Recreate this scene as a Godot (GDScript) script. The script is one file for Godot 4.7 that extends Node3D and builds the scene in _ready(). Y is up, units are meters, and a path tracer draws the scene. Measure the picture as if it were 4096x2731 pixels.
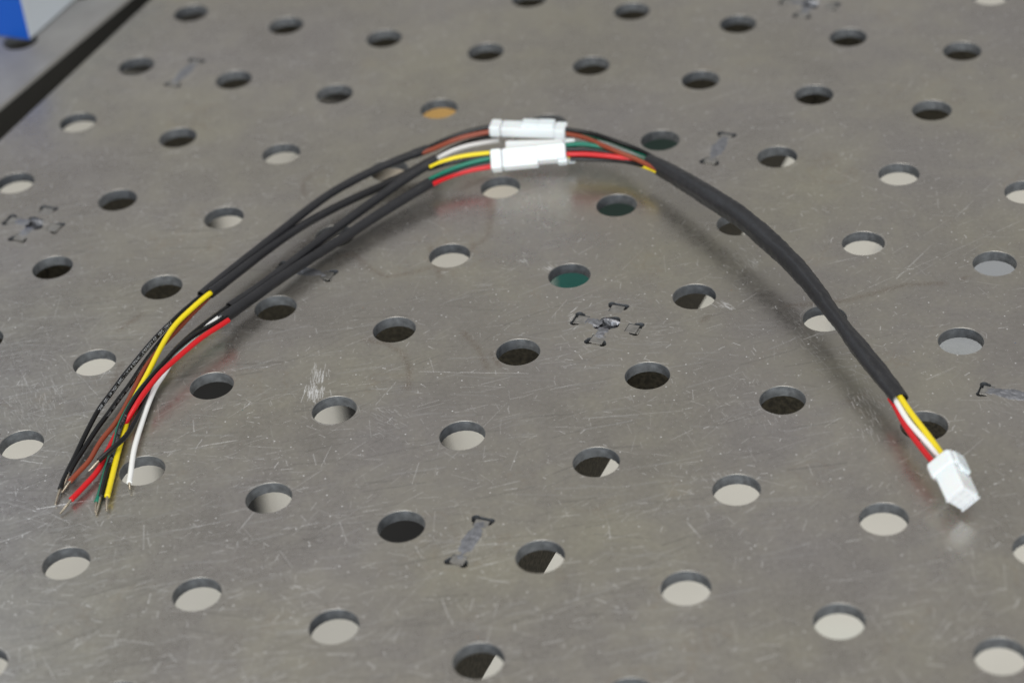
extends Node3D
# A wire harness lying on a perforated steel welding table. One unit is a metre; lengths in millimetres carry the factor MM.
const MM := 0.001
const PITCH := 50.0        # hole pitch of the table, mm
const THICK := 4.4         # plate thickness, mm
var rng := RandomNumberGenerator.new()
var M := {}

# centre lines of the cables, in millimetres: x to the right along the hole rows, y up from the plate, z towards the viewer
var LINE := {
	"T1": [Vector3(115.9, 9.0, -105.8), Vector3(110.1, 9.0, -98.5), Vector3(102.8, 8.5, -89.2), Vector3(96.6, 8.0, -79.6), Vector3(90.0, 7.5, -66.1), Vector3(86.0, 7.0, -51.5), Vector3(82.8, 7.0, -35.7), Vector3(80.4, 7.0, -24.1), Vector3(78.1, 7.0, -12.8), Vector3(76.3, 7.5, -1.0), Vector3(74.5, 7.5, 9.9)],
	"T2": [Vector3(121.1, 7.0, -103.3), Vector3(115.3, 4.5, -99.0), Vector3(109.7, 3.0, -91.8), Vector3(104.2, 3.0, -82.7), Vector3(98.5, 4.0, -71.0), Vector3(93.0, 4.5, -59.2), Vector3(88.1, 5.0, -46.8), Vector3(84.3, 5.5, -32.4), Vector3(82.5, 6.5, -20.2), Vector3(80.1, 7.5, -4.4), Vector3(77.7, 8.0, 8.3)],
	"T3": [Vector3(124.0, 9.5, -97.9), Vector3(121.4, 9.5, -93.8), Vector3(117.3, 8.5, -86.7), Vector3(113.1, 7.5, -77.2), Vector3(109.2, 6.5, -67.3), Vector3(105.7, 6.0, -57.1), Vector3(102.5, 5.5, -46.2), Vector3(99.5, 5.5, -35.7), Vector3(97.1, 5.5, -23.9), Vector3(94.5, 5.5, -12.9), Vector3(91.2, 6.0, 1.2), Vector3(88.2, 6.5, 12.7)],
	"T4": [Vector3(126.0, 7.0, -85.7), Vector3(120.2, 6.0, -73.6), Vector3(114.7, 5.5, -61.6), Vector3(109.8, 5.0, -48.3), Vector3(105.0, 5.0, -35.5), Vector3(100.4, 5.0, -22.9), Vector3(96.4, 5.5, -9.3), Vector3(93.1, 6.0, 4.8), Vector3(89.1, 6.8, 20.4)],
	"S": [Vector3(206.9, 9.5, -119.4), Vector3(211.7, 9.8, -116.9), Vector3(220.3, 10.5, -111.8), Vector3(233.1, 12.0, -102.1), Vector3(245.2, 13.0, -93.4), Vector3(256.8, 13.7, -85.5), Vector3(264.7, 14.0, -79.0), Vector3(277.0, 14.0, -67.8), Vector3(288.5, 13.5, -58.7), Vector3(296.2, 13.0, -49.6), Vector3(304.8, 12.5, -39.7), Vector3(312.9, 12.0, -30.6), Vector3(321.5, 11.5, -21.0), Vector3(328.6, 11.0, -13.1), Vector3(335.1, 10.5, -7.0), Vector3(341.9, 10.0, 0.9)],
	"Y": [Vector3(78.6, 8.0, 5.1), Vector3(77.3, 8.2, 9.2), Vector3(75.5, 8.0, 20.2), Vector3(74.1, 7.5, 28.8), Vector3(75.0, 7.0, 38.8), Vector3(76.6, 6.5, 48.2), Vector3(77.9, 5.5, 56.5), Vector3(78.3, 4.5, 62.3), Vector3(79.3, 3.5, 70.0), Vector3(81.7, 3.0, 77.8), Vector3(84.5, 2.8, 84.7), Vector3(88.1, 2.6, 95.3), Vector3(93.6, 2.4, 108.9), Vector3(97.3, 2.4, 118.2)],
	"Ys": [Vector3(97.2, 2.4, 118.0), Vector3(98.9, 2.2, 121.3), Vector3(100.3, 1.4, 123.9)],
	"K1": [Vector3(75.1, 7.5, 6.5), Vector3(74.4, 7.5, 11.7), Vector3(72.6, 7.3, 20.3), Vector3(71.6, 7.0, 28.2), Vector3(70.6, 6.7, 34.9), Vector3(70.1, 6.3, 44.3), Vector3(70.2, 6.0, 52.9), Vector3(69.9, 5.5, 60.8), Vector3(70.4, 5.0, 69.8), Vector3(70.4, 4.5, 78.1), Vector3(71.4, 4.0, 85.0), Vector3(73.4, 3.4, 95.4), Vector3(75.0, 3.0, 102.2), Vector3(76.2, 2.6, 108.5), Vector3(77.5, 2.2, 114.8), Vector3(78.6, 1.6, 119.0)],
	"K1s": [Vector3(78.5, 1.6, 118.8), Vector3(79.2, 1.2, 121.5), Vector3(80.6, 0.7, 125.7)],
	"K2": [Vector3(77.5, 7.0, 5.1), Vector3(74.3, 6.0, 17.4), Vector3(72.9, 5.5, 27.4), Vector3(71.9, 5.0, 34.7), Vector3(72.2, 4.5, 47.2), Vector3(72.9, 4.3, 55.3), Vector3(73.8, 4.0, 63.8), Vector3(73.9, 3.8, 71.5), Vector3(74.5, 3.5, 79.3), Vector3(74.6, 3.3, 85.5), Vector3(75.4, 3.0, 93.8), Vector3(76.1, 2.8, 99.9), Vector3(76.6, 2.5, 105.8), Vector3(77.8, 2.4, 111.7)],
	"K2s": [Vector3(77.7, 2.4, 111.5), Vector3(78.6, 2.0, 115.2), Vector3(78.9, 1.0, 118.9)],
	"B": [Vector3(76.8, 6.0, 5.0), Vector3(74.8, 5.0, 19.3), Vector3(73.8, 4.2, 30.4), Vector3(72.9, 4.0, 38.6), Vector3(73.1, 4.0, 46.6), Vector3(74.1, 4.0, 53.4), Vector3(75.8, 4.0, 61.6), Vector3(77.8, 3.8, 70.6), Vector3(79.3, 3.5, 79.1), Vector3(79.8, 3.3, 85.2), Vector3(79.4, 3.0, 91.3), Vector3(80.2, 2.8, 97.9), Vector3(81.2, 2.5, 103.4), Vector3(80.5, 2.3, 109.3), Vector3(80.2, 2.2, 114.8)],
	"Bs": [Vector3(80.3, 2.2, 114.7), Vector3(80.1, 1.8, 117.1), Vector3(79.7, 1.0, 119.9)],
	"K3": [Vector3(88.9, 6.8, 9.5), Vector3(87.6, 7.0, 13.3), Vector3(84.6, 6.5, 22.1), Vector3(82.3, 6.5, 32.7), Vector3(81.3, 6.5, 41.6), Vector3(81.3, 6.5, 48.7), Vector3(81.1, 6.5, 57.0), Vector3(80.9, 6.2, 65.4), Vector3(81.6, 5.8, 74.2), Vector3(82.9, 5.0, 82.4), Vector3(84.2, 4.5, 87.5), Vector3(86.2, 3.8, 93.1), Vector3(88.1, 3.2, 99.0), Vector3(89.6, 2.8, 104.7), Vector3(91.8, 2.2, 110.9), Vector3(94.6, 1.6, 118.3)],
	"K3s": [Vector3(94.4, 1.6, 118.1), Vector3(95.6, 1.3, 121.1), Vector3(97.1, 0.6, 125.8)],
	"G": [Vector3(89.5, 6.0, 16.0), Vector3(84.7, 5.5, 26.1), Vector3(82.1, 5.2, 32.9), Vector3(81.0, 5.5, 41.4), Vector3(79.8, 5.0, 47.4), Vector3(79.4, 4.8, 55.9), Vector3(79.3, 4.5, 65.0), Vector3(80.1, 4.3, 73.2), Vector3(81.2, 3.8, 80.3), Vector3(82.2, 3.4, 85.1), Vector3(85.5, 2.5, 93.9), Vector3(87.3, 2.2, 100.7), Vector3(89.0, 2.0, 105.6), Vector3(91.5, 1.6, 112.2), Vector3(93.6, 1.2, 118.1), Vector3(94.2, 1.1, 120.6)],
	"Gs": [Vector3(94.1, 1.1, 120.4), Vector3(95.0, 0.9, 122.5), Vector3(96.2, 0.6, 124.9)],
	"K4": [Vector3(90.7, 7.5, 17.8), Vector3(89.4, 7.8, 23.7), Vector3(86.1, 7.8, 29.7), Vector3(83.2, 7.5, 37.5), Vector3(81.7, 7.0, 44.1), Vector3(81.0, 6.0, 50.1), Vector3(80.8, 4.2, 58.0), Vector3(82.8, 4.0, 66.4), Vector3(85.7, 4.6, 75.3), Vector3(88.4, 5.6, 84.9), Vector3(89.6, 6.0, 91.9), Vector3(88.7, 6.0, 96.9), Vector3(87.4, 5.5, 101.6), Vector3(86.3, 4.8, 104.8)],
	"K4s": [Vector3(86.3, 4.8, 104.7), Vector3(85.6, 4.2, 106.7), Vector3(84.3, 3.0, 108.8)],
	"R": [Vector3(92.7, 7.8, 21.3), Vector3(91.6, 8.0, 25.3), Vector3(88.9, 8.2, 32.9), Vector3(87.3, 8.3, 41.0), Vector3(85.8, 8.2, 49.0), Vector3(84.4, 8.0, 57.0), Vector3(84.1, 7.6, 63.5), Vector3(84.0, 7.0, 70.4), Vector3(84.2, 6.0, 76.6), Vector3(83.8, 4.5, 80.2), Vector3(83.0, 3.0, 83.1), Vector3(82.2, 2.2, 86.9), Vector3(83.4, 2.2, 92.1), Vector3(84.3, 2.2, 97.1), Vector3(86.5, 2.4, 104.7), Vector3(86.9, 2.3, 109.8), Vector3(86.5, 2.2, 114.2), Vector3(86.2, 2.1, 118.5), Vector3(85.7, 2.0, 123.1)],
	"Rs": [Vector3(85.7, 2.0, 123.0), Vector3(85.6, 1.6, 126.0), Vector3(85.0, 0.9, 129.6)],
	"W": [Vector3(90.4, 6.5, 10.7), Vector3(89.1, 6.8, 14.9), Vector3(86.9, 6.3, 20.6), Vector3(84.2, 5.5, 26.8), Vector3(81.8, 4.8, 33.8), Vector3(81.1, 4.2, 43.2), Vector3(82.3, 3.6, 52.1), Vector3(82.6, 3.4, 58.5), Vector3(84.2, 3.3, 65.4), Vector3(86.3, 3.0, 73.0), Vector3(89.1, 2.9, 81.4), Vector3(91.6, 2.8, 88.7), Vector3(93.8, 2.7, 94.4), Vector3(96.4, 2.6, 100.0), Vector3(98.6, 2.5, 104.4), Vector3(100.8, 2.2, 109.4)],
	"Ws": [Vector3(100.7, 2.2, 109.2), Vector3(101.4, 1.9, 110.3), Vector3(102.1, 1.3, 111.5)],
	"LK1": [Vector3(113.6, 9.0, -103.8), Vector3(116.3, 9.5, -106.8), Vector3(122.1, 10.5, -113.6), Vector3(127.9, 11.5, -118.3), Vector3(132.7, 12.3, -121.0), Vector3(138.5, 13.0, -123.4)],
	"LB": [Vector3(114.3, 9.0, -102.3), Vector3(117.3, 9.2, -104.5), Vector3(122.8, 9.8, -111.8), Vector3(128.6, 10.8, -116.5), Vector3(139.2, 12.0, -121.4)],
	"LK2": [Vector3(119.1, 7.0, -100.0), Vector3(120.8, 7.0, -103.9), Vector3(124.5, 7.5, -111.9), Vector3(131.1, 8.0, -119.1), Vector3(138.5, 8.0, -124.5)],
	"LW": [Vector3(120.1, 7.2, -97.9), Vector3(122.0, 7.5, -102.7), Vector3(125.4, 7.5, -109.8), Vector3(131.7, 7.0, -117.4), Vector3(139.9, 6.5, -123.2)],
	"LY": [Vector3(122.7, 9.5, -92.8), Vector3(124.6, 9.5, -95.7), Vector3(129.8, 10.0, -100.6), Vector3(136.4, 11.0, -103.4), Vector3(145.9, 12.0, -106.0)],
	"LK3": [Vector3(122.7, 8.8, -92.6), Vector3(125.1, 8.8, -95.3), Vector3(130.1, 9.0, -99.7), Vector3(136.8, 9.8, -102.1), Vector3(146.1, 11.0, -105.3)],
	"LG": [Vector3(123.8, 7.2, -83.5), Vector3(125.3, 7.5, -87.1), Vector3(129.2, 8.0, -93.0), Vector3(134.7, 9.0, -98.2), Vector3(140.7, 9.8, -102.1), Vector3(146.3, 10.5, -104.8)],
	"LK4": [Vector3(124.3, 6.8, -82.3), Vector3(126.0, 7.0, -86.1), Vector3(131.2, 7.5, -92.6), Vector3(138.2, 8.2, -98.7), Vector3(146.8, 9.2, -103.4)],
	"LR": [Vector3(124.9, 6.5, -81.0), Vector3(126.8, 6.5, -85.1), Vector3(131.3, 6.8, -92.1), Vector3(138.4, 7.5, -97.9), Vector3(147.4, 8.5, -101.7)],
	"RK1": [Vector3(167.7, 13.5, -127.7), Vector3(172.2, 13.3, -127.8), Vector3(178.5, 13.0, -128.5), Vector3(188.3, 12.5, -126.4), Vector3(196.1, 11.5, -125.4), Vector3(204.1, 10.8, -123.2), Vector3(210.5, 10.5, -119.7)],
	"RB": [Vector3(167.9, 12.0, -126.8), Vector3(175.5, 12.0, -126.4), Vector3(184.1, 12.2, -123.1), Vector3(192.7, 12.0, -119.6), Vector3(200.3, 11.0, -118.6), Vector3(207.5, 10.0, -116.4), Vector3(212.6, 10.0, -113.8)],
	"RW": [Vector3(165.6, 6.0, -133.1), Vector3(175.1, 6.2, -133.5), Vector3(184.2, 6.5, -132.0), Vector3(191.0, 7.0, -129.1), Vector3(201.6, 7.8, -123.5), Vector3(210.1, 8.6, -118.1)],
	"RG2": [Vector3(166.3, 8.0, -132.0), Vector3(177.1, 9.5, -131.3), Vector3(186.0, 9.5, -130.5), Vector3(192.7, 9.8, -127.7), Vector3(200.5, 10.2, -124.3), Vector3(208.1, 10.2, -121.3), Vector3(211.6, 10.2, -119.2)],
	"RG": [Vector3(172.0, 13.0, -116.9), Vector3(177.9, 12.6, -120.5), Vector3(182.9, 11.5, -121.9), Vector3(188.9, 10.0, -122.9), Vector3(196.6, 9.2, -122.2), Vector3(206.8, 9.2, -119.6)],
	"RK3": [Vector3(172.4, 12.0, -115.7), Vector3(180.4, 11.4, -118.7), Vector3(187.2, 10.6, -119.8), Vector3(194.1, 9.6, -120.6), Vector3(207.5, 9.2, -117.8)],
	"RR": [Vector3(173.1, 10.8, -113.8), Vector3(179.7, 11.0, -115.7), Vector3(186.6, 11.0, -116.6), Vector3(195.1, 10.5, -118.0), Vector3(199.5, 9.5, -119.5), Vector3(208.2, 9.0, -118.3)],
	"RY": [Vector3(172.0, 7.5, -117.6), Vector3(182.3, 7.5, -120.3), Vector3(189.4, 7.2, -121.3), Vector3(195.9, 7.4, -120.7), Vector3(202.1, 8.3, -118.3), Vector3(207.6, 8.8, -116.4), Vector3(212.2, 9.3, -113.9)],
	"RK5": [Vector3(175.2, 8.6, -114.6), Vector3(182.1, 8.6, -116.2), Vector3(188.0, 8.6, -117.3), Vector3(197.1, 8.8, -118.3), Vector3(203.8, 8.6, -117.7), Vector3(210.2, 9.0, -115.5)],
	"EY": [Vector3(337.7, 11.2, -4.5), Vector3(341.4, 11.3, 0.3), Vector3(348.7, 11.0, 9.5), Vector3(356.1, 10.8, 17.7), Vector3(363.9, 10.3, 26.9)],
	"EW": [Vector3(337.6, 9.8, -2.6), Vector3(341.1, 9.8, 2.1), Vector3(346.6, 9.8, 10.2), Vector3(354.4, 9.8, 18.3), Vector3(363.8, 9.6, 27.7)],
	"ER": [Vector3(337.9, 8.4, -0.8), Vector3(340.9, 8.4, 3.0), Vector3(345.7, 8.6, 10.9), Vector3(352.3, 8.8, 19.3), Vector3(361.8, 8.8, 29.8)],
}


func _ready() -> void:
	rng.seed = 20240611
	camera_and_light()
	materials()
	var floor_sheet := box_mesh(Vector3(-3000, -912, -4000), Vector3(3000, -900, 2500), 0.0)
	var fl := mesh_node("floor", floor_sheet, M.floor, self)
	fl.set_meta("kind", "structure")
	fl.set_meta("label", "pale cream workshop floor seen through the holes of the table")
	welding_table()
	neighbour_table()
	under_table()
	carton()
	harness()


func camera_and_light() -> void:
	var cam := Camera3D.new()
	cam.name = "camera"
	cam.position = Vector3(0.502648, 0.498283, 0.602420)
	cam.rotation_degrees = Vector3(-36.19424, 26.82473, -6.42204)
	cam.fov = 16.782
	cam.near = 0.02
	cam.far = 60.0
	var lens := CameraAttributesPhysical.new()
	lens.frustum_focal_length = 81.35
	lens.frustum_near = 0.02
	lens.frustum_far = 60.0
	lens.frustum_focus_distance = 0.826
	lens.exposure_aperture = 7.5
	cam.attributes = lens
	add_child(cam)
	cam.fov = 16.782
	cam.current = true
	var env := Environment.new()
	env.background_mode = Environment.BG_COLOR
	env.background_color = Color(0.88, 0.88, 0.88)
	env.background_energy_multiplier = 0.50
	env.tonemap_mode = Environment.TONE_MAPPER_LINEAR
	env.tonemap_exposure = 1.0
	env.sdfgi_enabled = true
	env.ssao_enabled = true
	env.ssil_enabled = true
	var we := WorldEnvironment.new()
	we.name = "air"
	we.environment = env
	add_child(we)
	# the broad ceiling light of the workshop
	var lamp := AreaLight3D.new()
	lamp.name = "ceiling_light"
	lamp.area_size = Vector2(2.6, 1.6)
	lamp.light_energy = 2.9
	lamp.light_color = Color(1.0, 0.985, 0.96)
	lamp.shadow_enabled = true
	lamp.area_range = 12.0
	add_child(lamp)
	lamp.position = Vector3(0.1, 2.2, 0.5)
	lamp.look_at_from_position(lamp.position, Vector3(0.15, 0.0, -0.2), Vector3(1, 0, 0))
	# daylight from the open side of the workshop, behind the viewer
	var door := AreaLight3D.new()
	door.name = "doorway_light"
	door.area_size = Vector2(3.0, 1.8)
	door.light_energy = 6.6
	door.light_color = Color(0.95, 0.98, 1.0)
	door.shadow_enabled = true
	door.area_range = 12.0
	add_child(door)
	door.look_at_from_position(Vector3(1.25, 0.95, 2.5), Vector3(0.15, -0.1, -0.1), Vector3.UP)
	# added cool light, out of view, for the sheen on the near left plate
	var sheen_lamp := AreaLight3D.new()
	sheen_lamp.name = "sheen_light"
	sheen_lamp.area_size = Vector2(1.5, 1.1)
	sheen_lamp.light_energy = 0.4
	sheen_lamp.light_color = Color(0.88, 0.94, 1.0)
	sheen_lamp.shadow_enabled = true
	sheen_lamp.area_range = 12.0
	add_child(sheen_lamp)
	sheen_lamp.look_at_from_position(Vector3(-2.3, 2.4, -1.0), Vector3(0.1, 0.0, 0.2), Vector3.UP)


# ---------------------------------------------------------------- helpers
func mesh_node(called: String, mesh: Mesh, mat: Material, parent: Node) -> MeshInstance3D:
	var o := MeshInstance3D.new()
	o.name = called
	o.mesh = mesh
	if mat:
		o.material_override = mat
	parent.add_child(o, true)
	return o


func thing(called: String, label: String, category: String, at := Vector3.ZERO) -> Node3D:
	var o := Node3D.new()
	o.name = called
	o.position = at
	o.set_meta("label", label)
	o.set_meta("category", category)
	add_child(o, true)
	return o


func tag(o: Node, label: String, category := "", group := "") -> void:
	o.set_meta("label", label)
	if category:
		o.set_meta("category", category)
	if group:
		o.set_meta("group", group)


func start() -> SurfaceTool:
	var st := SurfaceTool.new()
	st.begin(Mesh.PRIMITIVE_TRIANGLES)
	return st


func vert(st: SurfaceTool, p: Vector3, n: Vector3) -> void:
	st.set_normal(n)
	st.set_uv(Vector2((p.x + 100.0) / 540.0, (p.z + 320.0) / 540.0))
	st.add_vertex(p * MM)


func tri(st: SurfaceTool, a: Vector3, b: Vector3, c: Vector3, na: Vector3, nb: Vector3, nc: Vector3) -> void:
	if (b - a).cross(c - a).dot(na + nb + nc) > 0.0:
		var t := b
		b = c
		c = t
		t = nb
		nb = nc
		nc = t
	vert(st, a, na)
	vert(st, b, nb)
	vert(st, c, nc)


func quad(st: SurfaceTool, a: Vector3, b: Vector3, c: Vector3, d: Vector3, na: Vector3, nb: Vector3, nc: Vector3, nd: Vector3) -> void:
	tri(st, a, b, c, na, nb, nc)
	tri(st, a, c, d, na, nc, nd)


# a box from lo to hi (mm) with rounded edges, set by xf
func add_box(st: SurfaceTool, lo: Vector3, hi: Vector3, bevel: float, xf := Transform3D()) -> void:
	var c := (lo + hi) * 0.5
	var h := (hi - lo) * 0.5
	bevel = minf(bevel, minf(h.x, minf(h.y, h.z)) * 0.9)
	var corner := func(s: Vector3, k: int) -> Vector3:
		var v := Vector3(s.x * (h.x - bevel), s.y * (h.y - bevel), s.z * (h.z - bevel))
		v[k] = s[k] * h[k]
		return xf * (c + v)
	var axis := func(s: Vector3, k: int) -> Vector3:
		var v := Vector3.ZERO
		v[k] = s[k]
		return (xf.basis * v).normalized()
	for k in 3:
		var i := (k + 1) % 3
		var j := (k + 2) % 3
		for sk in [-1.0, 1.0]:
			var q := []
			for uv in [[-1.0, -1.0], [1.0, -1.0], [1.0, 1.0], [-1.0, 1.0]]:
				var s := Vector3.ZERO
				s[k] = sk
				s[i] = uv[0]
				s[j] = uv[1]
				q.append(s)
			var n: Vector3 = axis.call(q[0], k)
			quad(st, corner.call(q[0], k), corner.call(q[1], k), corner.call(q[2], k), corner.call(q[3], k), n, n, n, n)
	if bevel <= 0.0:
		return
	for k in 3:
		var i := (k + 1) % 3
		var j := (k + 2) % 3
		for si in [-1.0, 1.0]:
			for sj in [-1.0, 1.0]:
				var a := Vector3.ZERO
				a[i] = si
				a[j] = sj
				var b := a
				a[k] = -1.0
				b[k] = 1.0
				quad(st, corner.call(a, i), corner.call(b, i), corner.call(b, j), corner.call(a, j), axis.call(a, i), axis.call(b, i), axis.call(b, j), axis.call(a, j))
	for sx in [-1.0, 1.0]:
		for sy in [-1.0, 1.0]:
			for sz in [-1.0, 1.0]:
				var s := Vector3(sx, sy, sz)
				tri(st, corner.call(s, 0), corner.call(s, 1), corner.call(s, 2), axis.call(s, 0), axis.call(s, 1), axis.call(s, 2))


func box_mesh(lo: Vector3, hi: Vector3, bevel: float, xf := Transform3D()) -> ArrayMesh:
	var st := start()
	add_box(st, lo, hi, bevel, xf)
	return st.commit()


# points every `step` mm along a smooth curve through the given points
func resample(pts: Array, step: float, smooth := 45) -> PackedVector3Array:
	var dense := PackedVector3Array()
	for i in pts.size() - 1:
		var p1: Vector3 = pts[i]
		var p2: Vector3 = pts[i + 1]
		var p0: Vector3 = pts[i - 1] if i > 0 else p1 * 2.0 - p2
		var p3: Vector3 = pts[i + 2] if i + 2 < pts.size() else p2 * 2.0 - p1
		for k in 12:
			dense.append(p1.cubic_interpolate(p2, p0, p3, k / 12.0) if p1.distance_to(p2) < 1e-6 else catmull(p0, p1, p2, p3, k / 12.0))
	dense.append(pts[-1])
	for pass_ in smooth:
		var was := dense.duplicate()
		for i in range(1, dense.size() - 1):
			dense[i] = (was[i - 1] + was[i] * 2.0 + was[i + 1]) * 0.25
	var total := 0.0
	for i in dense.size() - 1:
		total += dense[i].distance_to(dense[i + 1])
	var n := maxi(2, int(total / step))
	var out := PackedVector3Array()
	var at := 0
	var gone := 0.0
	for k in n + 1:
		var want := total * k / n
		while at < dense.size() - 2 and gone + dense[at].distance_to(dense[at + 1]) < want:
			gone += dense[at].distance_to(dense[at + 1])
			at += 1
		var seg := dense[at].distance_to(dense[at + 1])
		out.append(dense[at].lerp(dense[at + 1], clampf((want - gone) / maxf(seg, 1e-6), 0.0, 1.0)))
	return out


func catmull(p0: Vector3, p1: Vector3, p2: Vector3, p3: Vector3, t: float) -> Vector3:
	# centripetal Catmull-Rom
	var t1 := maxf(sqrt(p0.distance_to(p1)), 1e-3)
	var t2 := t1 + maxf(sqrt(p1.distance_to(p2)), 1e-3)
	var t3 := t2 + maxf(sqrt(p2.distance_to(p3)), 1e-3)
	var u := lerpf(t1, t2, t)
	var a1 := p0 * ((t1 - u) / t1) + p1 * (u / t1)
	var a2 := p1 * ((t2 - u) / (t2 - t1)) + p2 * ((u - t1) / (t2 - t1))
	var a3 := p2 * ((t3 - u) / (t3 - t2)) + p3 * ((u - t2) / (t3 - t2))
	var b1 := a1 * ((t2 - u) / t2) + a2 * (u / t2)
	var b2 := a2 * ((t3 - u) / (t3 - t1)) + a3 * ((u - t1) / (t3 - t1))
	return b1 * ((t2 - u) / (t2 - t1)) + b2 * ((u - t1) / (t2 - t1))


func frame_at(path: PackedVector3Array, i: int) -> Array:
	var d := (path[mini(i + 1, path.size() - 1)] - path[maxi(i - 1, 0)]).normalized()
	var s := d.cross(Vector3.UP).normalized()
	return [d, s, s.cross(d)]


# radius: a function of (share of the length, angle); mouth > 0 hollows the ends to that depth (mm)
func tube(path: PackedVector3Array, radius: Callable, sides: int, mouth := 0.0, wall := 0.45) -> ArrayMesh:
	var st := start()
	var n := path.size()
	var rows := []
	for i in n:
		var f := frame_at(path, i)
		var row := []
		for k in sides + 1:
			var a := TAU * k / sides
			var dir: Vector3 = f[1] * cos(a) + f[2] * sin(a)
			row.append([path[i] + dir * radius.call(float(i) / (n - 1), a), dir])
		rows.append(row)
	# normals from the neighbouring points
	for i in n:
		for k in sides + 1:
			var along: Vector3 = rows[mini(i + 1, n - 1)][k][0] - rows[maxi(i - 1, 0)][k][0]
			var round_: Vector3 = rows[i][(k + 1) % sides if k + 1 > sides else k + 1][0] - rows[i][(k - 1 + sides) % sides][0]
			var nn := round_.cross(along).normalized()
			if nn.dot(rows[i][k][1]) < 0.0:
				nn = -nn
			rows[i][k].append(nn)
	for i in n - 1:
		for k in sides:
			var a = rows[i][k]
			var b = rows[i][k + 1]
			var c = rows[i + 1][k + 1]
			var d = rows[i + 1][k]
			quad(st, a[0], b[0], c[0], d[0], a[2], b[2], c[2], d[2])
	for e in 2:
		var i: int = 0 if e == 0 else n - 1
		var out_: Vector3 = frame_at(path, i)[0] * (-1.0 if e == 0 else 1.0)
		for k in sides:
			var a: Vector3 = rows[i][k][0]
			var b: Vector3 = rows[i][k + 1][0]
			if mouth <= 0.0:
				var bulge: Vector3 = path[i] + out_ * 0.12
				tri(st, a, b, bulge, (out_ + rows[i][k][1] * 0.6).normalized(), (out_ + rows[i][k + 1][1] * 0.6).normalized(), out_)
				continue
			var da: Vector3 = rows[i][k][1]
			var db: Vector3 = rows[i][k + 1][1]
			var ai := a - da * wall
			var bi := b - db * wall
			quad(st, a, b, bi, ai, out_, out_, out_, out_)
			var deep := -out_ * mouth
			quad(st, ai, bi, bi + deep, ai + deep, -da, -db, -db, -da)
			tri(st, ai + deep, bi + deep, path[i] + deep, out_, out_, out_)
	return st.commit()


func plain(r: float) -> Callable:
	return func(_t: float, _a: float) -> float: return r


# ---------------------------------------------------------------- materials
func mat(color: Color, rough := 0.5, metal := 0.0) -> StandardMaterial3D:
	var m := StandardMaterial3D.new()
	m.albedo_color = color
	m.roughness = rough
	m.metallic = metal
	return m


func noise_image(size: int, freq: float, octaves: int, seed_: int) -> PackedByteArray:
	var n := FastNoiseLite.new()
	n.noise_type = FastNoiseLite.TYPE_SIMPLEX_SMOOTH
	n.seed = seed_
	n.frequency = freq / size
	n.fractal_octaves = octaves
	n.fractal_gain = 0.55
	var im := n.get_seamless_image(size, size, false, false, 0.12, true)
	im.convert(Image.FORMAT_L8)
	return im.get_data()


var steel_color: Image
var steel_rough: Image
var steel_bump: Image
const SIDE := 2048


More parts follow.
